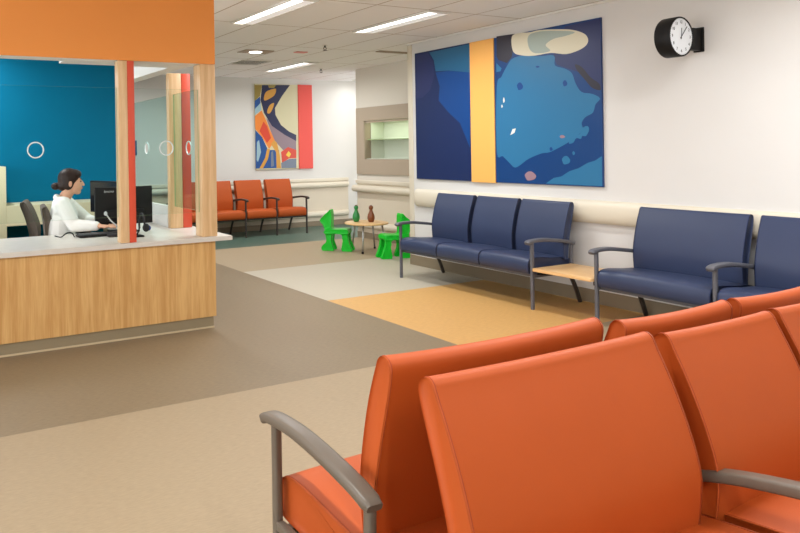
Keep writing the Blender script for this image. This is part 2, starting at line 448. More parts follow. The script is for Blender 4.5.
def post(label, x0, x1, xs, y0, y1, z1, strip=True):
    t = thing('wooden_post', label, 'post', ((x0 + x1) / 2, (y0 + y1) / 2, CT))
    loc(t, 'timber', M['post'], x0, x1, y0, y1, CT, z1, bev=0.004)
    if strip:
        o = loc(t, 'coral_strip', M['coral'], x1 + 0.0005, xs, y0 - 0.003, y1, CT, z1, bev=0.003); o['label'] = 'coral red painted strip'
post('pale maple corner post at the right end of the counter', 2.18, 2.312, 0, 5.085, 5.225, 2.119, False)
post('maple post with coral strip at the counter front, beside the monitor', 1.508, 1.578, 1.631, 5.085, 5.18, 2.119)
post('maple post with coral strip at the rear of the counter side', 2.18, 2.30, 2.385, 5.80, 5.87, 2.122)

def pane(name, label, axis, c, a0, a1, z0, z1, hole, gm, cat='glass screen'):
    """10 mm pane with a round talk-through hole"""
    r = 0.056; seg = 32; th = 0.010
    def P(a, k, z): return (a, k, z) if axis == 'x' else (k, a, z)
    ac, zc = (a0 + a1) / 2, (z0 + z1) / 2
    t = thing(name, label, cat, P(ac, c, z0))
    T = t.location
    bm = bmesh.new()
    ha, hz = hole
    circ = [(ha + r * math.cos(2 * PI * i / seg), hz + r * math.sin(2 * PI * i / seg)) for i in range(seg)]
    outer = []
    for i in range(seg):
        dx, dz = math.cos(2 * PI * i / seg), math.sin(2 * PI * i / seg)
        s = min([((a1 - ha) / dx) if dx > 1e-6 else 1e9, ((a0 - ha) / dx) if dx < -1e-6 else 1e9, ((z1 - hz) / dz) if dz > 1e-6 else 1e9, ((z0 - hz) / dz) if dz < -1e-6 else 1e9])
        outer.append([ha + dx * s, hz + dz * s])
    for cx_, cz_ in ((a0, z0), (a0, z1), (a1, z0), (a1, z1)):
        b = min(range(seg), key=lambda i: math.atan2(0, 1) + abs(math.remainder(math.atan2(cz_ - hz, cx_ - ha) - 2 * PI * i / seg, 2 * PI)))
        outer[b] = [cx_, cz_]
    V = {}
    for s in (-1, 1):
        V[s, 'i'] = [bm.verts.new(Vector(P(a, c + s * th / 2, z)) - T) for a, z in circ]
        V[s, 'o'] = [bm.verts.new(Vector(P(a, c + s * th / 2, z)) - T) for a, z in outer]
    for i in range(seg):
        j = (i + 1) % seg
        for s in (-1, 1): bm.faces.new((V[s, 'i'][i], V[s, 'i'][j], V[s, 'o'][j], V[s, 'o'][i]))
        f = bm.faces.new((V[-1, 'o'][i], V[-1, 'o'][j], V[1, 'o'][j], V[1, 'o'][i])); f.material_index = 1
        f = bm.faces.new((V[-1, 'i'][i], V[-1, 'i'][j], V[1, 'i'][j], V[1, 'i'][i])); f.material_index = 1
    done('pane', bm, [gm, M['glass_edge']], t)
    bm = bmesh.new()
    tube(bm, [Vector(P(a, c, z)) - T for a, z in circ], 0.0055, 6, closed=True)
    done('hole_rim', bm, M['rim'], t, smooth=True)
    return t
pane('glass_screen', 'large clear glass screen in front of the seated person', 'x', 5.14, -0.6, 1.506, 0.93, 1.915, (0.90, 1.449), M['glass'])
pane('glass_screen', 'clear glass screen at the counter front between coral strip post and corner post', 'x', 5.14, 1.634, 2.178, 0.93, 1.915, (1.905, 1.449), M['glass'])
pane('glass_screen', 'green tinted side glass between corner post and rear post', 'y', 2.225, 5.228, 5.798, 0.93, 1.93, (5.46, 1.449), M['glass_side'])
pane('glass_screen', 'green tinted side glass behind the rear coral strip post', 'y', 2.225, 5.873, 7.0, 0.93, 1.93, (6.56, 1.455), M['glass_side'])
tag(obox('counter_upstand', M['white'], None, 2.2, 2.25, 5.93, 7.0, CT, 0.925), 'low white upstand along the far side of the counter', 'upstand')

# monitor (its back towards the camera)
def monitor(name, label, loc_, rz, w=0.51, h=0.325, tilt=0.0, base=True, text=None, z0=0.06):
    t = thing(name, label, 'monitor', loc_, rz)
    bm = bmesh.new(); box(bm, -w / 2, w / 2, -0.012, 0.02, z0, z0 + h, bev=0.006); done('casing', bm, M['black'], t, auto=40)
    bm = bmesh.new(); box(bm, -w / 2 + 0.012, w / 2 - 0.012, 0.0202, 0.022, z0 + 0.014, z0 + h - 0.012); done('screen', bm, M['screen'], t)
    bm = bmesh.new(); box(bm, -w / 2 + 0.08, w / 2 - 0.08, -0.03, -0.0125, z0 + 0.03, z0 + 0.13, bev=0.008); done('rear_housing', bm, M['black'], t, auto=40)
    bm = bmesh.new(); box(bm, -0.035, 0.035, -0.058, -0.0345, 0.012, z0 + h * 0.55, bev=0.006); done('stand', bm, M['black'], t, auto=40)
    bm = bmesh.new(); box(bm, -0.12, 0.12, -0.065, 0.12, 0.0, 0.012, bev=0.004); done('foot', bm, M['black'], t, auto=40)
    if text:
        cu = bpy.data.curves.new('logo', 'FONT'); cu.body = text; cu.size = 0.032; cu.extrude = 0.0004; cu.shear = 0.2
        o = bpy.data.objects.new('logo', cu); COL.objects.link(o)
        me = bpy.data.meshes.new_from_object(o.evaluated_get(bpy.context.evaluated_depsgraph_get())); bpy.data.objects.remove(o)
        me.materials.clear()
        lo_ = link('maker_logo', me, M['lightgrey'], t); lo_.location = (-w / 2 + 0.075, -0.0131, z0 + h - 0.046); lo_.rotation_euler = (PI / 2, 0, 0)
    return t
monitor('monitor', 'black monitor seen from behind, standing on the counter beside the coral strip post', (1.755, 5.81, CT), 0, z0=0.066, text='lenovo')
monitor('monitor', 'dark monitor turned sideways behind the seated person, next to teal wall', (1.82, 6.62, CT), math.radians(112), w=0.46, h=0.31, z0=0.10)

# keyboard
t = thing('keyboard', 'black keyboard lying on the counter before the seated person', 'keyboard', (1.52, 5.65, CT), math.radians(3))
bm = bmesh.new(); box(bm, -0.21, 0.21, -0.07, 0.07, 0, 0.018, bev=0.004); done('case', bm, M['black'], t, auto=40)
bm = bmesh.new()
for r in range(5):
    for c in range(15): box(bm, -0.2 + c * 0.0268, -0.177 + c * 0.0268, -0.06 + r * 0.0245, -0.039 + r * 0.0245, 0.018, 0.024)
done('keys', bm, M['keys'], t)
bm = bmesh.new(); tube(bm, catmull([(1.285, 5.64, CT + 0.006), (1.26, 5.62, CT + 0.04), (1.22, 5.63, CT + 0.042), (1.19, 5.70, CT + 0.006), (1.16, 5.80, CT + 0.006)], 6), 0.005, 6)
tag(done('cable', bm, M['black'], None, smooth=True), 'thin black cable looping on the counter left of the keyboard', 'cable')
# gooseneck microphone
t = thing('microphone', 'grey gooseneck microphone on a flat black base beside the keyboard', 'microphone', (1.62, 5.53, CT))
bm = bmesh.new(); box(bm, -0.09, 0.11, -0.04, 0.04, 0, 0.022, bev=0.006); done('base', bm, M['black_soft'], t, auto=40)
bm = bmesh.new(); tube(bm, catmull([(0.02, 0, 0.02), (0.0, 0, 0.07), (-0.06, 0, 0.13), (-0.10, 0.0, 0.185)], 8), 0.0055, 8); done('neck', bm, M['lightgrey'], t, smooth=True)
bm = bmesh.new(); ellipsoid(bm, (-0.105, 0, 0.192), (0.014, 0.014, 0.018)); done('capsule', bm, M['lightgrey'], t, smooth=True)
# headset
t = thing('headset', 'black headset with a blue ear cushion standing on the counter right of coral strip', 'headset', (1.74, 5.42, CT))
bm = bmesh.new(); box(bm, -0.09, 0.05, -0.05, 0.05, 0, 0.012, bev=0.004); done('stand', bm, M['black'], t, auto=40)
bm = bmesh.new(); tube(bm, [(0.045 + 0.0 * i, 0.07 * math.cos(a), 0.10 + 0.085 * math.sin(a)) for i, a in enumerate([PI * k / 14 - 0.5 for k in range(19)])], 0.009, 8); done('headband', bm, M['black_soft'], t, smooth=True)
bm = bmesh.new(); ellipsoid(bm, (0.06, -0.062, 0.075), (0.03, 0.022, 0.034)); done('ear_cup', bm, M['black_soft'], t, smooth=True)
bm = bmesh.new(); ellipsoid(bm, (0.085, -0.055, 0.07), (0.018, 0.016, 0.022)); done('ear_cushion', bm, M['bluebit'], t, smooth=True)
bm = bmesh.new(); tube(bm, [(0.0, 0, 0.01), (0.02, 0, 0.05), (0.045, 0.06, 0.08)], 0.007, 8); done('support', bm, M['black'], t, smooth=True)

# cream desk along the teal wall
t = thing('back_desk', 'cream desk unit with a tall end panel against the teal wall', 'desk', (0.8, 7.7, 0))
loc(t, 'tall_panel', M['cream'], 0.2, 1.01, 7.50, 7.99, 0, 1.29, bev=0.003)
loc(t, 'apron', M['cream'], 1.011, 2.2, 7.50, 7.54, 0.67, 0.88)
loc(t, 'worktop', M['cream'], 1.011, 2.2, 7.54, 7.99, 0.845, 0.88)
loc(t, 'end_leg', M['cream'], 2.16, 2.2, 7.54, 7.99, 0, 0.844)

# office chairs
def office_chair(label, loc_, rz, lean):
    t = thing('office_chair', label, 'office chair', loc_, rz, 'grey office chairs behind the counter')
    # local: sitter faces +x
    bm = bmesh.new(); box(bm, -0.23, 0.24, -0.24, 0.24, 0.43, 0.51, bev=0.035, seg=4); done('seat', bm, M['chairfab'], t, smooth=True)
    prof = [(-0.235, 0.56), (-0.225, 0.68), (-0.25 - lean * .5, 0.84), (-0.285 - lean, 0.945), (-0.315 - lean, 0.955), (-0.335 - lean, 0.93), (-0.315 - lean * .5, 0.80), (-0.305, 0.66), (-0.30, 0.56)]
    bm = bmesh.new(); pr = [(p.x, p.y) for p in catmull([(a, b, 0) for a, b in prof], 4, True)]
    prism_u(bm, pr, -0.22, 0.22, 6, 0.03)
    for v in bm.verts: v.co = Vector((v.co.y, -v.co.x, v.co.z))
    done('backrest', bm, M['chairfab'], t, smooth=True)
    bm = bmesh.new(); sweep_vz(bm, [(-0.28, 0.66), (-0.33, 0.58), (-0.28, 0.44), (-0.1, 0.41)], 0, 0.06, 0.02)
    for v in bm.verts: v.co = Vector((v.co.y, -v.co.x, v.co.z))
    done('back_bracket', bm, M['black'], t, auto=40)
    for s in (-1, 1):
        bm = bmesh.new(); tube(bm, catmull([(0.0, s * 0.22, 0.42), (0.0, s * 0.285, 0.46), (0.0, s * 0.285, 0.66)], 5), 0.014, 8)
        box(bm, -0.13, 0.13, s * 0.285 - 0.035, s * 0.285 + 0.035, 0.66, 0.69, bev=0.01); done('armrest', bm, M['black'], t, auto=50)
    bm = bmesh.new(); lathe(bm, [(0.03, 0.08), (0.03, 0.3), (0.02, 0.3), (0.02, 0.43)], 14); done('gas_column', bm, M['black'], t, auto=40)
    bm = bmesh.new()
    for k in range(5):
        a = 2 * PI * k / 5 + 0.3
        tube(bm, [(0.02 * math.cos(a), 0.02 * math.sin(a), 0.11), (0.27 * math.cos(a), 0.27 * math.sin(a), 0.07)], 0.022, 8, r_end=0.014)
    done('star_base', bm, M['black'], t, smooth=True)
    for k in range(5):
        a = 2 * PI * k / 5 + 0.3
        bm = bmesh.new(); ellipsoid(bm, (0.27 * math.cos(a), 0.27 * math.sin(a), 0.027), (0.027, 0.027, 0.027), 12, 8); done('caster', bm, M['black'], t, smooth=True)
office_chair('grey fabric office chair behind the back of the person in white', (1.475, 6.27, 0), math.radians(-8), 0.0)
office_chair('empty grey fabric office chair leaning back at the left end of the counter', (1.47, 6.97, 0), math.radians(-14), 0.05)

# ------------------------------------------------------------------ person
def person():
    # built facing +x at the origin, then turned; z = 0 is the floor
    base = Vector((1.315, 6.20, 0)); rz = math.radians(-12)
    t = thing('person', 'seated person in a white coat with dark hair tied back, typing at the counter', 'person', base, rz)
    Rm = Matrix.Rotation(-rz, 3, 'Z')
    def W(x, y, z): return Rm @ (Vector((x, y, z)) - base)        # world -> local
    sh_n, sh_f = Vector((0.0, -0.155, 0.985)), Vector((0.02, 0.155, 0.985))
    hip = Vector((-0.04, 0, 0.56))
    el_n, el_f = Vector((0.09, -0.25, 0.80)), Vector((0.22, 0.13, 0.80))
    wr_n, wr_f = Vector((0.29, -0.36, 0.80)), Vector((0.37, -0.22, 0.80))
    hc = Vector((0.075, 0, 1.165))
    bm = bmesh.new()
    # head: cranium, face, jaw, nose, ears, neck
    ellipsoid(bm, hc + Vector((-0.012, 0, 0.02)), (0.092, 0.074, 0.088))
    ellipsoid(bm, hc + Vector((0.03, 0, -0.025)), (0.062, 0.062, 0.085))
    ellipsoid(bm, hc + Vector((0.052, 0, -0.088)), (0.032, 0.034, 0.026))
    capsule(bm, hc + Vector((0.088, 0, 0.008)), 0.008, hc + Vector((0.105, 0, -0.028)), 0.0125)
    ellipsoid(bm, hc + Vector((0.08, 0, -0.058)), (0.016, 0.024, 0.012))
    for s in (-1, 1): ellipsoid(bm, hc + Vector((-0.012, s * 0.076, -0.015)), (0.02, 0.010, 0.03))
    capsule(bm, hc + Vector((-0.01, 0, -0.06)), 0.05, Vector((0.0, 0, 1.0)), 0.056)
    # trunk
    capsule(bm, (0.0, -0.09, 0.95), 0.085, (0.0, 0.09, 0.95), 0.085)
    capsule(bm, (0.0, -0.05, 0.88), 0.105, (-0.03, -0.05, 0.66), 0.095); capsule(bm, (0.0, 0.05, 0.88), 0.105, (-0.03, 0.05, 0.66), 0.095)
    capsule(bm, (-0.04, -0.08, 0.60), 0.105, (-0.04, 0.08, 0.60), 0.105)
    # legs, seated
    for s in (-1, 1):
        capsule(bm, (-0.02, s * 0.09, 0.585), 0.085, (0.38, s * 0.10, 0.56), 0.06)
        capsule(bm, (0.38, s * 0.10, 0.56), 0.058, (0.36, s * 0.10, 0.12), 0.038)
        capsule(bm, (0.36, s * 0.10, 0.05), 0.042, (0.52, s * 0.115, 0.035), 0.032)
    # arms and hands
    for sh, el, wr, s in ((sh_n, el_n, wr_n, -1), (sh_f, el_f, wr_f, 1)):
        capsule(bm, sh, 0.052, el, 0.04); capsule(bm, el, 0.04, wr, 0.026)
        d = (wr - el).normalized(); d.z = -0.06; d.normalize(); side = Vector((-d.y, d.x, 0)).normalized()
        palm = wr + d * 0.05
        for k in (-1, 0, 1): capsule(bm, wr + side * k * 0.012, 0.016, palm + d * 0.03 + side * k * 0.024, 0.013)
        for k, ln in enumerate((0.062, 0.074, 0.07, 0.055)):
            off = side * (0.033 - k * 0.022) * (-s)
            p0 = palm + d * 0.03 + off; p1 = p0 + d * ln * 0.5 + Vector((0, 0, 0.012)); p2 = p1 + d * ln * 0.45 + Vector((0, 0, -0.016))
            capsule(bm, p0, 0.0095, p1, 0.009, 8); capsule(bm, p1, 0.009, p2, 0.0075, 8)
        th0 = wr + d * 0.025 + side * 0.022 * (-s); th1 = th0 + d * 0.03 + side * 0.026 * (-s); th2 = th1 + d * 0.028 + Vector((0, 0, -0.006))
        capsule(bm, th0, 0.012, th1, 0.0105, 8); capsule(bm, th1, 0.0105, th2, 0.008, 8)
    fuse('body', bm, M['skin'], t, 0.0055, 3)
    # white coat: trunk, sleeves, collar
    bm = bmesh.new()
    capsule(bm, (-0.005, -0.10, 0.945), 0.098, (-0.005, 0.10, 0.945), 0.098)
    capsule(bm, (0.0, -0.055, 0.88), 0.12, (-0.03, -0.06, 0.62), 0.125); capsule(bm, (0.0, 0.055, 0.88), 0.12, (-0.03, 0.06, 0.62), 0.125)
    capsule(bm, (-0.03, -0.09, 0.575), 0.125, (-0.03, 0.09, 0.575), 0.125)
    capsule(bm, (0.0, -0.08, 0.60), 0.10, (0.2, -0.10, 0.585), 0.088); capsule(bm, (0.0, 0.08, 0.60), 0.10, (0.2, 0.10, 0.585), 0.088)
    for sh, el, wr in ((sh_n, el_n, wr_n), (sh_f, el_f, wr_f)):
        capsule(bm, sh + Vector((0, 0, -0.01)), 0.072, el, 0.058); capsule(bm, el, 0.058, wr - (wr - el) * 0.12, 0.042)
    capsule(bm, (-0.055, -0.035, 1.03), 0.03, (-0.055, 0.035, 1.03), 0.03)
    for s in (-1, 1):
        capsule(bm, (-0.05, s * 0.055, 1.03), 0.022, (0.075, s * 0.045, 0.96), 0.02)
        capsule(bm, (0.07, s * 0.045, 0.965), 0.022, (0.105, s * 0.03, 0.87), 0.018)
    fuse('white_coat', bm, M['coat'], t, 0.007, 4)
    bm = bmesh.new()
    for s in (-1, 1):
        capsule(bm, (0.15, s * 0.10, 0.575), 0.07, (0.385, s * 0.10, 0.56), 0.07)
        capsule(bm, (0.385, s * 0.10, 0.56), 0.068, (0.36, s * 0.10, 0.13), 0.055)
    capsule(bm, (0.15, -0.1, 0.575), 0.05, (0.15, 0.1, 0.575), 0.05)
    fuse('trousers', bm, M['trouser'], t, 0.008, 3)
    for s in (-1, 1):
        bm = bmesh.new(); capsule(bm, (0.345, s * 0.10, 0.05), 0.046, (0.53, s * 0.118, 0.04), 0.038)
        for v in bm.verts: v.co.z = max(v.co.z, 0.002)
        done('shoe', bm, M['black'], t, smooth=True)
    # hair: cap over the skull, fringe swept to the side, low bun
    bm = bmesh.new()
    ellipsoid(bm, hc + Vector((-0.022, 0, 0.032)), (0.098, 0.084, 0.092))
    ellipsoid(bm, hc + Vector((0.028, 0, 0.066)), (0.062, 0.070, 0.046))
    for s in (-1, 1): ellipsoid(bm, hc + Vector((-0.03, s * 0.062, -0.01)), (0.05, 0.022, 0.06))
    ellipsoid(bm, hc + Vector((-0.075, 0, -0.03)), (0.05, 0.06, 0.05))
    ellipsoid(bm, hc + Vector((-0.135, -0.01, -0.035)), (0.042, 0.036, 0.033))
    capsule(bm, hc + Vector((-0.08, 0, -0.03)), 0.025, hc + Vector((-0.13, -0.01, -0.035)), 0.022)
    fuse('hair', bm, M['hair'], t, 0.006, 3)
    for s in (-1, 1):
        bm = bmesh.new(); ellipsoid(bm, hc + Vector((0.0815, s * 0.030, 0.004)), (0.007, 0.012, 0.006), 10, 8); done('eye', bm, M['black'], t, smooth=True)
        bm = bmesh.new(); capsule(bm, hc + Vector((0.086, s * 0.016, 0.024)), 0.004, hc + Vector((0.078, s * 0.044, 0.026)), 0.003, 6); done('eyebrow', bm, M['hair'], t, smooth=True)
    bm = bmesh.new(); ellipsoid(bm, hc + Vector((0.0935, 0, -0.058)), (0.006, 0.020, 0.007), 10, 8); done('mouth', bm, M['lip'], t, smooth=True)
person()

# ------------------------------------------------------------------ seating
def back_profile(db, pr=0.0, pf=0.0, z0=0.40):
    fr = [(0.318 + pf, z0), (0.308 + pf, 0.50), (0.309 + pf, 0.58), (0.329 + pf * .7, 0.68), (0.359 + pf * .3, 0.785), (0.394, 0.875), (0.404, 0.897)]
    rr = [(0.420, 0.908), (0.440, 0.900), (0.450, 0.873), (0.436 + pr * .3, 0.80), (0.408 + pr * .7, 0.69), (0.384 + pr, 0.58), (0.372 + pr, 0.50), (0.366 + pr, z0)]
    pts = [(a + db, b, 0) for a, b in fr + rr]
    out = []
    fine = catmull(pts[:], 3)
    return [(p.x, p.y) for p in fine]
SEAT = [(-0.012, 0.315), (-0.022, 0.345), (-0.022, 0.385), (-0.008, 0.418), (0.025, 0.435), (0.10, 0.440), (0.22, 0.430), (0.36, 0.412), (0.44, 0.395), (0.452, 0.37), (0.45, 0.33), (0.43, 0.305), (0.2, 0.30), (0.02, 0.30)]

def bench(label, cat, loc_, rz, seats, arms, legs, mat_, seam, fmat, db=0.0, backs=None, group=None, sag=0.010, name='bench', ad=(0, 0), sd=0.0, pr=0.0, foot=0.595, pf=0.0, bdz=None):
    t = thing(name, label, cat, loc_, rz, group)
    bp0 = back_profile(db, pr, pf)
    sp = [(p.x, p.y) for p in catmull([(a, b, 0) for a, b in SEAT], 3, True)]
    sp = [(a + (db * 0.9 if a > 0.3 else 0), b + (sd if b > 0.4 else 0)) for a, b in sp]
    for i, (u0, u1) in enumerate(seats):
        w = u1 - u0
        def crown(tt, v, z): return v, z + (0.010 * (1 - (2 * tt - 1) ** 2) if z > 0.4 else 0)
        bm = bmesh.new(); prism_u(bm, sp, u0, u1, 12, 0.010, crown); s = done('seat', bm, mat_, t, smooth=True)
        for uu in (u0 + 0.009, u1 - 0.009):
            bm = bmesh.new(); tube(bm, [(uu, a, crown(0, a, b)[1] + 0.0) for a, b in [q for q in sp if q[0] < 0.4 and q[1] > 0.335]], 0.0013, 6); done('piping', bm, seam, s, smooth=True)
        bp = [(a, z + (bdz[i] if bdz else 0)) for a, z in bp0]
        b0, b1 = backs[i] if backs else (u0 + 0.02, u1 - 0.02)
        def dip(tt, v, z):
            k = max(0, (z - 0.6) / 0.33)
            return v + 0.006 * (1 - (2 * tt - 1) ** 2), z - sag * k * (1 - (2 * tt - 1) ** 2)
        bm = bmesh.new(); prism_u(bm, bp, b0, b1, 14, 0.009, dip); b = done('backrest', bm, mat_, t, smooth=True)
        for uu in (b0 + 0.0075, b1 - 0.0075):
            bm = bmesh.new(); tube(bm, [(uu, a, z) for a, z in bp], 0.0013, 6); done('piping', bm, seam, b, smooth=True)
        bm = bmesh.new()
        tube(bm, [(b0 + 0.014 + (b1 - b0 - 0.028) * k / 10,) + dip(k / 10, 0.4455 + db, 0.852 + (bdz[i] if bdz else 0)) for k in range(11)], 0.0013, 6); done('top_seam', bm, seam, b, smooth=True)
    # arms: front leg runs up into the arm; rear upright carries the other end
    for u in arms:
        path = catmull([(-0.062, 0.588 + ad[0], 0), (-0.035, 0.602 + ad[0], 0), (0.03, 0.610 + ad[0], 0), (0.14, 0.612 + ad[0] * .7 + ad[1] * .3, 0), (0.27, 0.600 + ad[0] * .4 + ad[1] * .6, 0), (0.40 + db * .5, 0.578 + ad[1], 0), (0.475 + db * .5, 0.556 + ad[1], 0)], 5)
        n = len(path)
        hh = [0.031 if 0 < i < n - 1 else 0.020 for i in range(n)]
        ww = [0.054 if 1 < i < n - 2 else 0.046 for i in range(n)]
        bm = bmesh.new(); sweep_vz(bm, [(p.x, p.y) for p in path], u, ww, hh, 0.4); done('armrest', bm, fmat, t, auto=50)
        bm = bmesh.new(); sweep_vz(bm, [(0, 0.0), (0, 0.3), (0, 0.600 + ad[0])], u, 0.026, 0.030, 0.5); done('front_leg', bm, fmat, t, auto=50)
        up = [(0.455 + db * .5, 0.556 + ad[1]), (0.452 + db * .5, 0.45), (0.452 + db * .5, 0.28)]
        bm = bmesh.new(); sweep_vz(bm, up, u, 0.024, 0.030, 0.5); done('rear_upright', bm, fmat, t, auto=50)
    for u in legs:
        path = catmull([(0.40, 0.31, 0), (0.40 + (foot - 0.4) * .36, 0.25, 0), (0.40 + (foot - 0.4) * .72, 0.13, 0), (foot, 0.0, 0)], 5)
        bm = bmesh.new(); sweep_vz(bm, [(p.x, p.y) for p in path], u, 0.026, 0.034, 0.4)
        for v in bm.verts: v.co.z = max(v.co.z, 0.0)
        done('rear_leg', bm, M['frame_dark'], t, auto=50)
    lo_, hi_ = min(arms), max(arms)
    for u in arms:
        bm = bmesh.new(); box(bm, u - 0.013, u + 0.013, 0.012, 0.468 + db * .5, 0.275, 0.302, bev=0.004); done('side_rail', bm, fmat, t, auto=40)
    for v in (0.03, 0.40):
        bm = bmesh.new(); box(bm, lo_ + 0.013, hi_ - 0.013, v, v + 0.03, 0.275, 0.298, bev=0.003); done('cross_rail', bm, fmat, t, auto=40)
    # brackets carrying the backrests
    for i, (u0, u1) in enumerate(seats):
        for uu in (u0 + 0.12, u1 - 0.12):
            bm = bmesh.new(); sweep_vz(bm, [(0.35 + db, 0.285), (0.33 + db, 0.34), (0.325 + db, 0.405)], uu, 0.04, 0.008, 0.3); done('back_bracket', bm, M['frame_dark'], t, auto=50)
    return t

# blue row along the right wall (u runs from far to near, backs towards the wall)
bench('slate blue three seat bench below the blue painting', 'bench', (4.92, 5.98, 0), -PI / 2,
      [(0.012, 0.565), (0.571, 1.139), (1.145, 1.712)], [-0.008, 1.735], [0.0, 1.745], M['blue'], M['blue_seam'], M['frame_blue_reflection'], db=0.095,
      backs=[(0.035, 0.577), (0.625, 1.155), (1.197, 1.735)], sag=0.002, ad=(-0.015, -0.02))
bench('wide slate blue seat joined to a single blue seat, below the wall clock', 'bench', (4.935, 3.63, 0), -PI / 2,
      [(0.012, 0.855), (0.895, 1.46)], [-0.010, 0.875, 1.485], [0.0, 0.875, 1.485], M['blue'], M['blue_seam'], M['frame_blue_reflection'], db=0.095,
      backs=[(0.022, 0.838), (0.908, 1.46)], sag=0.002, ad=(-0.02, -0.03))
# foreground orange rows, back to back
K5 = 1.05
YA, YBr = 1.843, 0.81
AX = [K5 * a for a in (0.975, 1.825, 2.42, 3.012)]          # arm positions along x
UA = 3.012 * K5
bench('orange vinyl bench row in the foreground facing away, with armrest at its left end', 'bench', (UA, YA, 0), PI,
      [(UA - K5 * b, UA - K5 * a) for a, b in ((2.44, 2.994), (1.845, 2.40), (0.995, 1.805))], [UA - a for a in AX], [UA - a for a in AX], M['orange'], M['orange_seam'], M['frame'],
      backs=[(UA - K5 * b, UA - K5 * a) for a, b in ((2.48, 3.015), (1.893, 2.437), (1.035, 1.80))], sag=0.008, db=0.02, foot=0.45, pf=0.012, bdz=(-0.026, -0.026, -0.004))
BX = [K5 * a for a in (0.975, 1.875, 2.42, 2.98)]
bench('orange vinyl bench row nearest the camera, seats turned towards the viewer', 'bench', (BX[0], YBr, 0), 0,
      [(0.03, 0.925), (0.965, 1.497), (1.537, 2.085)], [a - BX[0] for a in BX], [a - BX[0] for a in BX], M['orange'], M['orange_seam'], M['frame'],
      db=0.0, backs=[(K5 * 0.053, K5 * 0.815), (K5 * 0.878, K5 * 1.395), (K5 * 1.420, K5 * 1.973)], sag=0.008, ad=(-0.03, -0.085), pr=-0.025, pf=-0.028, foot=0.44, bdz=(-0.008, -0.022, -0.018))
# far orange row
FX = [3.87, 4.45, 5.03, 5.605, 6.18]
bench('row of four orange chairs with dark arms under the abstract painting', 'bench', (3.87, 9.95, 0), 0,
      [(a - 3.87 + 0.018, b - 3.87 - 0.018) for a, b in zip(FX, FX[1:])], [a - 3.87 for a in FX], [a - 3.87 for a in FX], M['orange'], M['orange_seam'], M['frame_dark'], db=0.06,
      backs=[(a - 3.87 + 0.03, b - 3.87 - 0.05) for a, b in zip(FX, FX[1:])], sag=0.0)

# link table between the blue benches
t = thing('side_table', 'pale wood side table fixed between the two blue benches', 'side table', (5.12, 3.94, 0))
loc(t, 'table_top', M['tabletop'], 4.895, 5.39, 3.662, 4.222, 0.336, 0.364, bev=0.004)
for y in (3.6545, 4.1945):
    loc(t, 'bracket', M['black'], 4.96, 5.30, y, y + 0.035, 0.2985, 0.335, bev=0.003)
# ------------------------------------------------------------------ children's corner
KT = (5.79, 7.77)
t = thing('play_table', 'small round wooden play table with thin steel legs', 'table', (KT[0], KT[1], 0))
bm = bmesh.new(); lathe(bm, [(0.0, 0.375), (0.288, 0.375), (0.298, 0.379), (0.30, 0.387), (0.298, 0.395), (0.288, 0.399), (0.0, 0.399)], 40); done('table_top', bm, M['tabletop'], t, auto=40)
for a in (222, 312, 30, 100):
    a = math.radians(a); c, s = math.cos(a), math.sin(a)
    bm = bmesh.new(); tube(bm, [(0.21 * c, 0.21 * s, 0.375), (0.28 * c, 0.28 * s, 0.012)], 0.013, 10); l = done('leg', bm, M['chrome'], t, smooth=True)
    bm = bmesh.new(); lathe(bm, [(0.015, 0.0), (0.016, 0.012), (0.013, 0.03)], 10, (0.28 * c, 0.28 * s, 0)); done('foot_cap', bm, M['black'], l, smooth=True)

def pin(label, x, y, m, m2):
    t = thing('skittle', label, 'toy', (x, y, 0.3995), 0)
    bm = bmesh.new(); lathe(bm, [(0.032, 0), (0.038, 0.01), (0.05, 0.045), (0.051, 0.07), (0.044, 0.105), (0.028, 0.14), (0.021, 0.16), (0.022, 0.172)], 20); done('body', bm, m, t, smooth=True)
    bm = bmesh.new(); ellipsoid(bm, (0, 0, 0.198), (0.031, 0.031, 0.033)); done('head', bm, m, t, smooth=True)
    bm = bmesh.new(); ellipsoid(bm, (0.0, 0, 0.222), (0.02, 0.02, 0.012)); done('cap', bm, m2, t, smooth=True)
pin('green bottle shaped toy standing on the play table', 5.70, 7.88, M['pin_green'], M['pin_dark'])
pin('brown bottle shaped toy standing on the play table', 5.84, 7.73, M['pin_brown'], M['pin_dark'])

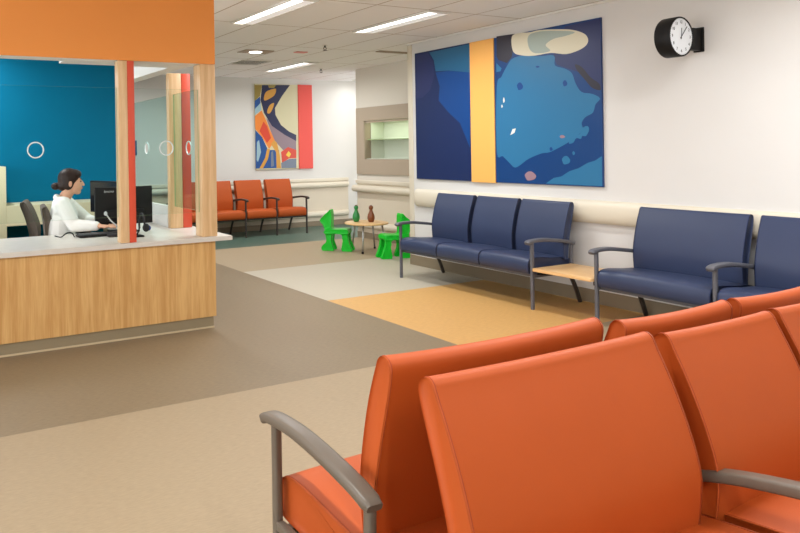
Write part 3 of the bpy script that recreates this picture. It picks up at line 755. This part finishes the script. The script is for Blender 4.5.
def kid_chair(label, loc_, rz):
    t = thing('child_chair', label, 'chair', loc_, rz, "green children's chairs at the play table")
    # local: sitter faces +x; x 0 = middle of the seat
    def slab(bm, prof, y0, y1, be=0.02):
        pr = [(p.x, p.y) for p in catmull([(a, b, 0) for a, b in prof], 3, True)]
        prism_tmp = bmesh.new(); prism_u(prism_tmp, pr, y0, y1, 3, be)
        for v in prism_tmp.verts: v.co = Vector((v.co.y, v.co.x, v.co.z))
        bmesh.ops.recalc_face_normals(prism_tmp, faces=prism_tmp.faces)
        me = bpy.data.meshes.new('t'); prism_tmp.to_mesh(me); prism_tmp.free(); bm.from_mesh(me); bpy.data.meshes.remove(me)
    bm = bmesh.new()
    # rear side: foot, narrow waist, kite-shaped back
    for y in (-0.12, 0.04):
        slab(bm, [(-0.215, 0.0), (-0.055, 0.0), (-0.06, 0.06), (-0.085, 0.14), (-0.075, 0.26), (-0.17, 0.27), (-0.155, 0.13), (-0.215, 0.07)], y, y + 0.08)
        slab(bm, [(0.06, 0.0), (0.20, 0.0), (0.195, 0.05), (0.155, 0.16), (0.14, 0.285), (0.06, 0.285), (0.075, 0.14)], y, y + 0.08)
    done_seat = [(-0.18, 0.24), (0.14, 0.24), (0.155, 0.28), (0.13, 0.305), (-0.05, 0.30), (-0.14, 0.30)]
    slab(bm, done_seat, -0.13, 0.13)
    slab(bm, [(-0.165, 0.24), (-0.09, 0.26), (-0.085, 0.36), (-0.08, 0.46), (-0.095, 0.57), (-0.13, 0.545), (-0.25, 0.425), (-0.20, 0.34)], -0.10, 0.10, 0.03)
    bx = fuse('body', bm, M['green'], t, 0.008, 14)
    return t
kid_chair('green plastic child chair on the left of the play table', (5.51, 8.035, 0), math.radians(-48))
kid_chair('green plastic child chair on the right of the play table, behind the blue bench', (5.735, 7.13, 0), math.radians(165))

# ------------------------------------------------------------------ wall things
def art_polys(bm, to_world, org, polys, off):
    """flat painted shapes, each its own thin raised face with its own colour index"""
    for k, (idx, pts, sm) in enumerate(polys):
        P = [to_world(*p) for p in pts]
        if sm: P = catmull(P, 4, True)
        vs = [bm.verts.new(p - org + off * (1 + k * 0.12)) for p in P]
        es = [bm.edges.new((vs[i], vs[(i + 1) % len(vs)])) for i in range(len(vs))]
        r = bmesh.ops.triangle_fill(bm, use_beauty=True, use_dissolve=False, edges=es)
        for g in r['geom']:
            if isinstance(g, bmesh.types.BMFace): g.material_index = idx
def panel(name, t, b, mats, polys=None, to_world=None, off=None):
    o = Vector(t.location); bm = bmesh.new(); box(bm, b[0] - o.x, b[1] - o.x, b[2] - o.y, b[3] - o.y, b[4] - o.z, b[5] - o.z, bev=0.003)
    me0 = bm
    if polys: art_polys(bm, to_world, o, polys, off)
    me = bpy.data.meshes.new(name); bm.to_mesh(me); bm.free()
    return link(name, me, mats, t)
def paint(name, r, g, b): return mat('paint_' + name, rgb(r, g, b), 0.4, 0.4)

t = thing('wall_art', 'large blue abstract painting with a yellow vertical strip on the right wall', 'painting', (XW, 5.25, 1.8))
pb = [paint('navy', 20, 38, 84), paint('cobalt', 8, 62, 126), paint('steel', 36, 92, 128), paint('black_brown', 44, 40, 52), paint('violet_navy', 38, 46, 92), paint('sky', 44, 110, 152), paint('cream', 214, 206, 180), paint('grey_green', 158, 170, 160), paint('rose', 150, 120, 130), paint('deep', 10, 58, 114), paint('white', 224, 220, 214)]
Z = lambda L: [(400 + x / 2.664, y / 2.664) for x, y in L]
F = XW - 0.024; kf = F / XW
def fit(y0, y1, z0, z1): return (y0 * kf, y1 * kf, H + (z0 - H) * kf, H + (z1 - H) * kf)
tw = lambda x, y: on_x(x, y, F)
left = [(1, Z([(95, 193), (106, 230), (103, 268), (130, 300), (160, 328), (176, 368), (187, 395), (187, 193), (130, 189)]), False),
        (2, Z([(78, 140), (90, 160), (95, 190), (130, 188), (187, 193), (187, 117)]), False),
        (4, Z([(44, 147), (75, 141), (88, 165), (92, 200), (80, 240), (60, 260), (44, 262)]), False)]
panel('left_canvas', t, (F, XW - 0.001) + fit(5.602, 6.495, 1.043, 2.548), pb, left, tw, Vector((-0.0006, 0, 0)))
def disc(cx_, cy_, rx, ry=None, n=9): return Z([(cx_ + rx * math.cos(2 * PI * i / n) * (1 + .12 * math.sin(3 * i)), cy_ + (ry or rx) * math.sin(2 * PI * i / n) * (1 + .12 * math.cos(2 * i))) for i in range(n)])
right = [(3, Z([(257, 97), (306, 90), (303, 120), (298, 152), (285, 168), (262, 160), (257, 150)]), False),
         (4, Z([(408, 150), (420, 110), (440, 70), (534, 49), (537, 240), (515, 232), (500, 205), (470, 190), (440, 180), (418, 172)]), False),
         (3, Z([(466, 172), (484, 178), (508, 206), (530, 222), (534, 240), (512, 234), (494, 214), (474, 190)]), True),
         (5, Z([(258, 232), (270, 205), (284, 178), (300, 156), (330, 148), (370, 150), (410, 148), (413, 174), (440, 183), (458, 195), (468, 222), (484, 245), (512, 250), (533, 262), (521, 278), (514, 300), (494, 312), (484, 328), (487, 345), (470, 364), (452, 377), (430, 390), (400, 405), (380, 408), (358, 416), (338, 426), (320, 440), (305, 446), (290, 432), (274, 416), (258, 404)]), True),
         (6, Z([(298, 98), (318, 88), (345, 86), (372, 80), (420, 78), (462, 80), (494, 92), (501, 112), (484, 130), (444, 144), (402, 141), (360, 148), (328, 148), (302, 138)]), True),
         (7, Z([(342, 96), (372, 84), (430, 82), (466, 86), (440, 96), (408, 104), (388, 120), (400, 136), (362, 142), (344, 128)]), True),
         (6, Z([(400, 112), (420, 124), (462, 118), (488, 104), (484, 122), (444, 138), (412, 136)]), True),
         (1, disc(320, 230, 8, 10), True), (1, disc(440, 222, 6, 8), True), (1, disc(367, 178, 5, 2.5), True),
         (10, disc(277, 267, 2.2, 7), True), (10, disc(272, 283, 1.8, 4), True), (10, Z([(294, 360), (300, 344), (309, 342), (305, 354)]), False),
         (8, disc(348, 469, 15, 12), True), (8, disc(433, 364, 7, 4), True), (5, disc(443, 427, 11, 11), True), (5, disc(463, 408, 3.5, 5), True), (1, disc(403, 397, 4, 5), True),
         (5, Z([(388, 489), (410, 474), (430, 470), (452, 456), (476, 448), (500, 434), (520, 428), (538, 416), (539, 496)]), False),
         (5, Z([(450, 382), (458, 368), (470, 362), (480, 356), (488, 340), (500, 336), (504, 346), (496, 362), (486, 362), (482, 370), (470, 368), (462, 380)]), True),
         (5, Z([(257, 168), (271, 182), (268, 190), (257, 192)]), False)]
pbr = list(pb); pbr[0] = pb[9]
panel('right_canvas', t, (F, XW - 0.001) + fit(4.046, 5.264, 1.043, 2.548), pbr, right, tw, Vector((-0.0006, 0, 0)))
o = panel('yellow_strip', t, (XW - 0.032, XW - 0.001) + fit(5.2655, 5.6005, 1.036, 2.549), [paint('marigold', 240, 176, 92)]); o['label'] = 'marigold yellow strip'

t = thing('wall_art', 'colourful abstract painting with a coral strip above the far orange chairs', 'painting', (6.1, YB, 1.83))
pc = [paint('cream2', 206, 198, 160), paint('ink', 30, 34, 72), paint('ochre', 206, 150, 60), paint('olive', 150, 130, 60), paint('royal', 26, 76, 140), paint('pale_blue', 150, 180, 190), paint('tangerine', 226, 130, 50), paint('scarlet', 206, 66, 40), paint('slate', 110, 120, 136), paint('mauve', 140, 120, 128), paint('yellow', 226, 190, 60)]
FY = YB - 0.034
tw2 = lambda x, y: on_y(x, y, FY)
K = lambda L: [(x, y) for x, y in L]
pol = [(9, K([(266, 118), (276, 126), (287, 135), (296.3, 141), (296.3, 152), (283, 150), (274, 140)]), False),
       (4, K([(255.3, 130), (262, 137), (268, 150), (279, 150), (280, 168), (255.6, 168.6)]), False),
       (1, K([(262, 85), (290, 85), (282, 96), (275, 108), (275.5, 115), (281, 125), (289, 131.5), (296.3, 135), (296.3, 141), (285, 135), (272, 126), (264, 113), (260.5, 100)]), False),
       (3, K([(254.6, 85), (262, 85), (260, 96), (254.7, 101)]), False), (4, K([(254.7, 101), (260, 96.5), (260.5, 103), (254.8, 109)]), False),
       (5, K([(254.8, 109), (260.5, 103), (261.5, 110), (254.9, 115)]), False),
       (6, K([(254.9, 116), (261.5, 110.5), (266, 120), (270, 130), (275, 141), (269, 149), (262, 137), (255.2, 129)]), False),
       (7, K([(259.5, 131), (263.5, 121.5), (267, 126), (271, 138), (267, 143)]), False),
       (2, K([(264, 97), (266, 92), (271, 89.5), (276, 89), (274.5, 95), (269, 99), (264.5, 100.5)]), True),
       (2, K([(267, 112), (269.5, 105.5), (274, 103), (272.5, 109), (269.5, 113.5)]), True),
       (3, K([(268, 85.2), (276, 85.2), (274, 88), (269, 88)]), False),
       (2, K([(267, 149), (270, 149), (268, 159), (263, 168.3), (259.5, 168.3), (265, 158)]), False),
       (2, K([(274, 140), (277, 143), (280, 156), (281, 168.2), (276.5, 168.2), (276, 152), (271, 144)]), False),
       (7, K([(281, 152), (288, 147), (296.3, 150), (296.3, 158), (289, 158.5), (282, 163)]), False), (10, K([(286, 155), (288.5, 151), (291, 154), (289, 157.5)]), False),
       (8, K([(281, 163), (289, 159), (296.3, 158.5), (296.3, 168), (281.5, 168.2)]), False),
       (5, K([(257, 142), (259, 140), (261, 152), (258, 162), (256.5, 160)]), False), (8, K([(271, 152), (273, 151), (274, 166), (271, 167)]), False)]
panel('canvas', t, (5.635, 6.508, FY, YB - 0.001, 1.068, 2.578), pc, pol, tw2, Vector((0, -0.0006, 0)))
o = panel('coral_strip', t, (6.509, 6.805, YB - 0.045, YB - 0.001, 1.062, 2.583), [M['coral_soft']]); o['label'] = 'plain coral strip'

# display case in the alcove wall
t = thing('display_case', 'lit display case with greige frame and glass shelf in alcove wall', 'display case', (XA, 8.1, 1.25))
o = Vector(t.location)
bm = bmesh.new()
fx0, fx1 = XA - 0.022 - o.x, XA - 0.001 - o.x
def fb(y0, y1, z0, z1): box(bm, fx0, fx1, y0 - o.y, y1 - o.y, z0 - o.z, z1 - o.z)
fb(NY1, 9.06, 1.01, 2.055); fb(7.1, NY1, NZ1, 2.055); fb(7.1, NY1, 1.01, NZ0); fb(7.1, NY0, NZ0, NZ1)
done('frame', bm, M['greige'], t)
bm = bmesh.new()
e = 0.004
box(bm, -0.02, 0.10, NY1 - e - 0.012 - o.y, NY1 - e - o.y, NZ0 + e - o.z, NZ1 - e - o.z); done('jamb', bm, M['greige'], t)
bm = bmesh.new()
box(bm, 0.01, ND - e, NY0 + e - o.y, NY1 - 0.02 - o.y, NZ0 + e - o.z, NZ0 + e + 0.006 - o.z)
box(bm, ND - e - 0.006, ND - e, NY0 + e - o.y, NY1 - 0.02 - o.y, NZ0 + e + 0.006 - o.z, NZ1 - e - o.z)
box(bm, 0.102, ND - e - 0.006, NY1 - 0.026 - o.y, NY1 - 0.02 - o.y, NZ0 + e + 0.006 - o.z, NZ1 - e - o.z)
done('lining', bm, M['niche'], t)
bm = bmesh.new(); box(bm, 0.03, ND - 0.015, NY0 + 0.01 - o.y, NY1 - 0.03 - o.y, 1.545 - o.z, 1.556 - o.z); done('shelf', bm, [M['glass_edge']], t)
bm = bmesh.new(); box(bm, 0.0, 0.02, NY0 + e - o.y, NY1 - 0.02 - o.y, NZ1 - 0.034 - o.z, NZ1 - e - o.z); done('valance', bm, M['greige'], t)  # lip added to keep the case lamp strip out of sight

# clock
CK = (5.268, 3.15, 2.222)
t = thing('clock', 'round black drum clock on a bracket projecting from the right wall', 'clock', CK)
R_ = 0.150
bm = bmesh.new(); lathe(bm, [(0.0, 0.006), (R_ - 0.012, 0.006), (R_ - 0.012, 0.0), (R_ - 0.004, 0.0), (R_, 0.006), (R_, 0.112), (R_ - 0.004, 0.118), (R_ - 0.012, 0.118), (R_ - 0.012, 0.112), (0, 0.112)], 48)
for v in bm.verts: v.co = Vector((v.co.x, v.co.z, v.co.y))
done('case', bm, M['black'], t, auto=40)
for y, s in ((0.005, -1), (0.113, 1)):
    bm = bmesh.new(); lathe(bm, [(0, 0), (R_ - 0.013, 0), (R_ - 0.013, 0.001), (0, 0.001)], 48)
    for v in bm.verts: v.co = Vector((v.co.x, y - 0.0005 + v.co.z, v.co.y))
    done('dial', bm, M['clockface'], t)
def clock_text(s, size, x, z, m, parent):
    cu = bpy.data.curves.new('n', 'FONT'); cu.body = s; cu.size = size; cu.align_x = 'CENTER'; cu.align_y = 'CENTER'; cu.extrude = 0.0004
    ob = bpy.data.objects.new('n', cu); COL.objects.link(ob)
    me = bpy.data.meshes.new_from_object(ob.evaluated_get(bpy.context.evaluated_depsgraph_get())); bpy.data.objects.remove(ob)
    for v in me.vertices: v.co = Vector((v.co.x + x, -v.co.z + 0.0025, v.co.y + z))
    me.materials.clear(); return me
bm = bmesh.new()
for k in range(1, 13):
    a = 2 * PI * k / 12
    me = clock_text(str(k), 0.032, 0.108 * math.sin(a), 0.108 * math.cos(a), None, t); bm.from_mesh(me); bpy.data.meshes.remove(me)
for k in range(60):
    a = 2 * PI * k / 60; c, s = math.cos(a), math.sin(a); r0, r1 = 0.128, 0.134; w = 0.0012
    f = [(s * r0 + c * w, c * r0 - s * w), (s * r1 + c * w, c * r1 - s * w), (s * r1 - c * w, c * r1 + s * w), (s * r0 - c * w, c * r0 + s * w)]
    bm.faces.new([bm.verts.new((x, 0.0035, z)) for x, z in f])
me = bpy.data.meshes.new('numerals'); bm.to_mesh(me); bm.free(); link('numerals', me, M['black'], t)
def hand(name, ang, ln, w):
    bm = bmesh.new(); box(bm, -w, w, 0.0002, 0.0016, -0.02, ln)
    rt = Matrix.Rotation(ang, 3, 'Y')
    for v in bm.verts: v.co = rt @ v.co
    done(name, bm, M['black_soft'], t)
hand('hour_hand', math.radians(3), 0.065, 0.0025); hand('minute_hand', math.radians(42), 0.105, 0.003)
bm = bmesh.new(); box(bm, R_ - 0.02, XW - 0.013 - CK[0], 0.035, 0.085, -0.085, 0.085, bev=0.006); done('bracket', bm, M['black'], t, auto=40)
bm = bmesh.new(); box(bm, XW - 0.012 - CK[0], XW - 0.0005 - CK[0], 0.02, 0.10, -0.095, 0.095, bev=0.004); done('wall_plate', bm, M['black'], t, auto=40)

# dark blue room sign on the far wall, seen through the glass
tag(obox('wall_sign', M['sign'], None, 3.30, 3.475, YB - 0.012, YB - 0.0005, 1.36, 1.60, bev=0.003), 'small dark blue sign on the back wall seen through the side glass', 'sign')

# ------------------------------------------------------------------ ceiling things and lights
LIGHT_W = 23
def troffer(label, x0, x1, y0, y1, k=1.0):
    xc, yc = (x0 + x1) / 2, (y0 + y1) / 2
    t = thing('ceiling_light', label, 'ceiling light', (xc, yc, CZ - 0.001), 0, 'linear ceiling lights')
    hw, hl = (x1 - x0) / 2, (y1 - y0) / 2
    bm = bmesh.new()
    box(bm, -hw, -hw + 0.02, -hl, hl, -0.018, 0); box(bm, hw - 0.02, hw, -hl, hl, -0.018, 0)
    box(bm, -hw + 0.02, hw - 0.02, -hl, -hl + 0.02, -0.018, 0); box(bm, -hw + 0.02, hw - 0.02, hl - 0.02, hl, -0.018, 0)
    done('frame', bm, M['white'], t)
    bm = bmesh.new(); box(bm, -hw + 0.021, 0.0, -hl + 0.021, hl - 0.021, -0.010, -0.002); done('lens', bm, M['lamp'], t)
    bm = bmesh.new(); box(bm, 0.001, hw - 0.021, -hl + 0.021, hl - 0.021, -0.012, -0.002); done('louver', bm, M['louver'], t)
    ld = bpy.data.lights.new('lamp', 'AREA'); ld.shape = 'RECTANGLE'; ld.size = hw * 0.7; ld.size_y = 2 * hl - 0.06; ld.energy = LIGHT_W * k; ld.color = (0.95, 0.975, 1.0); ld.spread = math.radians(170)
    lo_ = bpy.data.objects.new('lamp', ld); COL.objects.link(lo_); lo_.parent = t; lo_.location = (-hw * 0.46, 0, -0.021)
troffer('linear ceiling light nearest the orange bulkhead', 2.945, 3.20, 4.90, 6.09)
troffer('linear ceiling light above the front of the three seat blue bench', 4.385, 4.655, 4.89, 6.08)
troffer('linear ceiling light farthest away, above the far orange chairs', 5.255, 5.525, 8.49, 9.67)
for x, y in ((2.945, 1.3), (4.385, 1.3), (0.62, 1.3), (2.945, 8.49), (0.6, 6.45), (7.55, 9.3), (0.62, -1.1), (2.945, -1.1)):  # unseen fixtures, added for the light they give
    troffer('unseen linear ceiling light added to light the room', x, x + 0.26, y, y + 1.19, 0.3 if x > 7 else 0.8 if y < 0 else 1.0)

# sprinkler
def sprinkler(label, x, y):
    t = thing('sprinkler', label, 'sprinkler', (x, y, CZ - 0.001))
    bm = bmesh.new(); lathe(bm, [(0.0, -0.006), (0.03, -0.006), (0.034, 0.0), (0, 0)], 20); done('escutcheon', bm, M['white'], t, auto=40)
    bm = bmesh.new(); lathe(bm, [(0.008, -0.03), (0.012, -0.006)], 12)
    for s in (-1, 1): tube(bm, [(s * 0.01, 0, -0.02), (s * 0.022, 0, -0.04), (s * 0.004, 0, -0.062)], 0.004, 6)
    done('frame_arms', bm, M['frame_dark'], t, smooth=True)
    bm = bmesh.new(); lathe(bm, [(0.0, -0.068), (0.026, -0.066), (0.026, -0.063), (0.0, -0.062)], 16); done('deflector', bm, M['frame_dark'], t, auto=40)
sprinkler('small dark sprinkler head hanging from ceiling between the lights', 4.67, 7.04)
sprinkler('small dark sprinkler head beside the farthest ceiling light', 5.99, 9.15)
def vent(name, label, x0, x1, y0, y1, slats, m1, axis='x'):
    t = thing(name, label, 'vent', ((x0 + x1) / 2, (y0 + y1) / 2, CZ - 0.001))
    hw, hl = (x1 - x0) / 2, (y1 - y0) / 2
    bm = bmesh.new(); f = 0.02
    box(bm, -hw, hw, -hl, -hl + f, -0.012, 0); box(bm, -hw, hw, hl - f, hl, -0.012, 0); box(bm, -hw, -hw + f, -hl + f, hl - f, -0.012, 0); box(bm, hw - f, hw, -hl + f, hl - f, -0.012, 0)
    done('frame', bm, M['white'] if m1 else M['greige'], t)
    bm = bmesh.new(); box(bm, -hw + f, hw - f, -hl + f, hl - f, -0.003, 0); done('backing', bm, M['black_soft'], t)
    for k in range(slats):
        yy = -hl + f + (2 * hl - 2 * f) * (k + 0.5) / slats
        bm = bmesh.new(); box(bm, -hw + f, hw - f, yy - 0.008, yy + 0.002, -0.010, -0.004); done('slat', bm, M['white'] if m1 else M['greige'], t)
vent('ceiling_vent', 'square ceiling air vent with dark slots left of the farthest light', 4.30, 4.78, 8.55, 9.02, 5, True)
vent('ceiling_vent', 'long dark slot air vent at the ceiling corner by the alcove', 5.60, 6.3, 7.17, 7.26, 1, False)
t = thing('recessed_light', 'small square recessed ceiling light near the ceiling vent', 'ceiling light', (4.12, 7.8, CZ - 0.001))
bm = bmesh.new(); box(bm, -0.2, 0.2, -0.13, 0.13, -0.01, 0); done('trim_ring', bm, M['greige'], t)
bm = bmesh.new(); lathe(bm, [(0, -0.016), (0.08, -0.016), (0.085, -0.0105), (0, -0.0105)], 24); done('lens', bm, M['lamp'], t)
tag(obox('indicator_light', M['pink'], None, 4.62, 4.78, 7.60, 7.70, CZ - 0.012, CZ - 0.001, bev=0.003), 'pale red flat indicator light on the ceiling', 'light')

# display case light
ld = bpy.data.lights.new('case_lamp', 'AREA'); ld.shape = 'RECTANGLE'; ld.size = 0.06; ld.size_y = 1.3; ld.energy = 2.0; ld.color = (0.93, 1.0, 0.84)
lo_ = bpy.data.objects.new('case_lamp', ld); COL.objects.link(lo_); lo_.location = (XA + 0.07, 8.1, NZ1 - 0.012)

# ------------------------------------------------------------------ world and view
w = bpy.data.worlds.new('world'); S.world = w; w.use_nodes = True
w.node_tree.nodes['Background'].inputs[0].default_value = (0.95, 0.97, 1, 1); w.node_tree.nodes['Background'].inputs[1].default_value = 2.7
S.view_settings.view_transform = 'Standard'; S.view_settings.look = 'None'; S.view_settings.gamma = 1; S.view_settings.use_curve_mapping = False
S.view_settings.exposure = 0.6
S.cycles.use_denoising = True; S.cycles.max_bounces = 8; S.cycles.transparent_max_bounces = 12; S.cycles.caustics_reflective = False; S.cycles.caustics_refractive = False
S.cycles.sample_clamp_indirect = 3; S.cycles.sample_clamp_direct = 8; S.cycles.denoising_prefilter = 'ACCURATE'
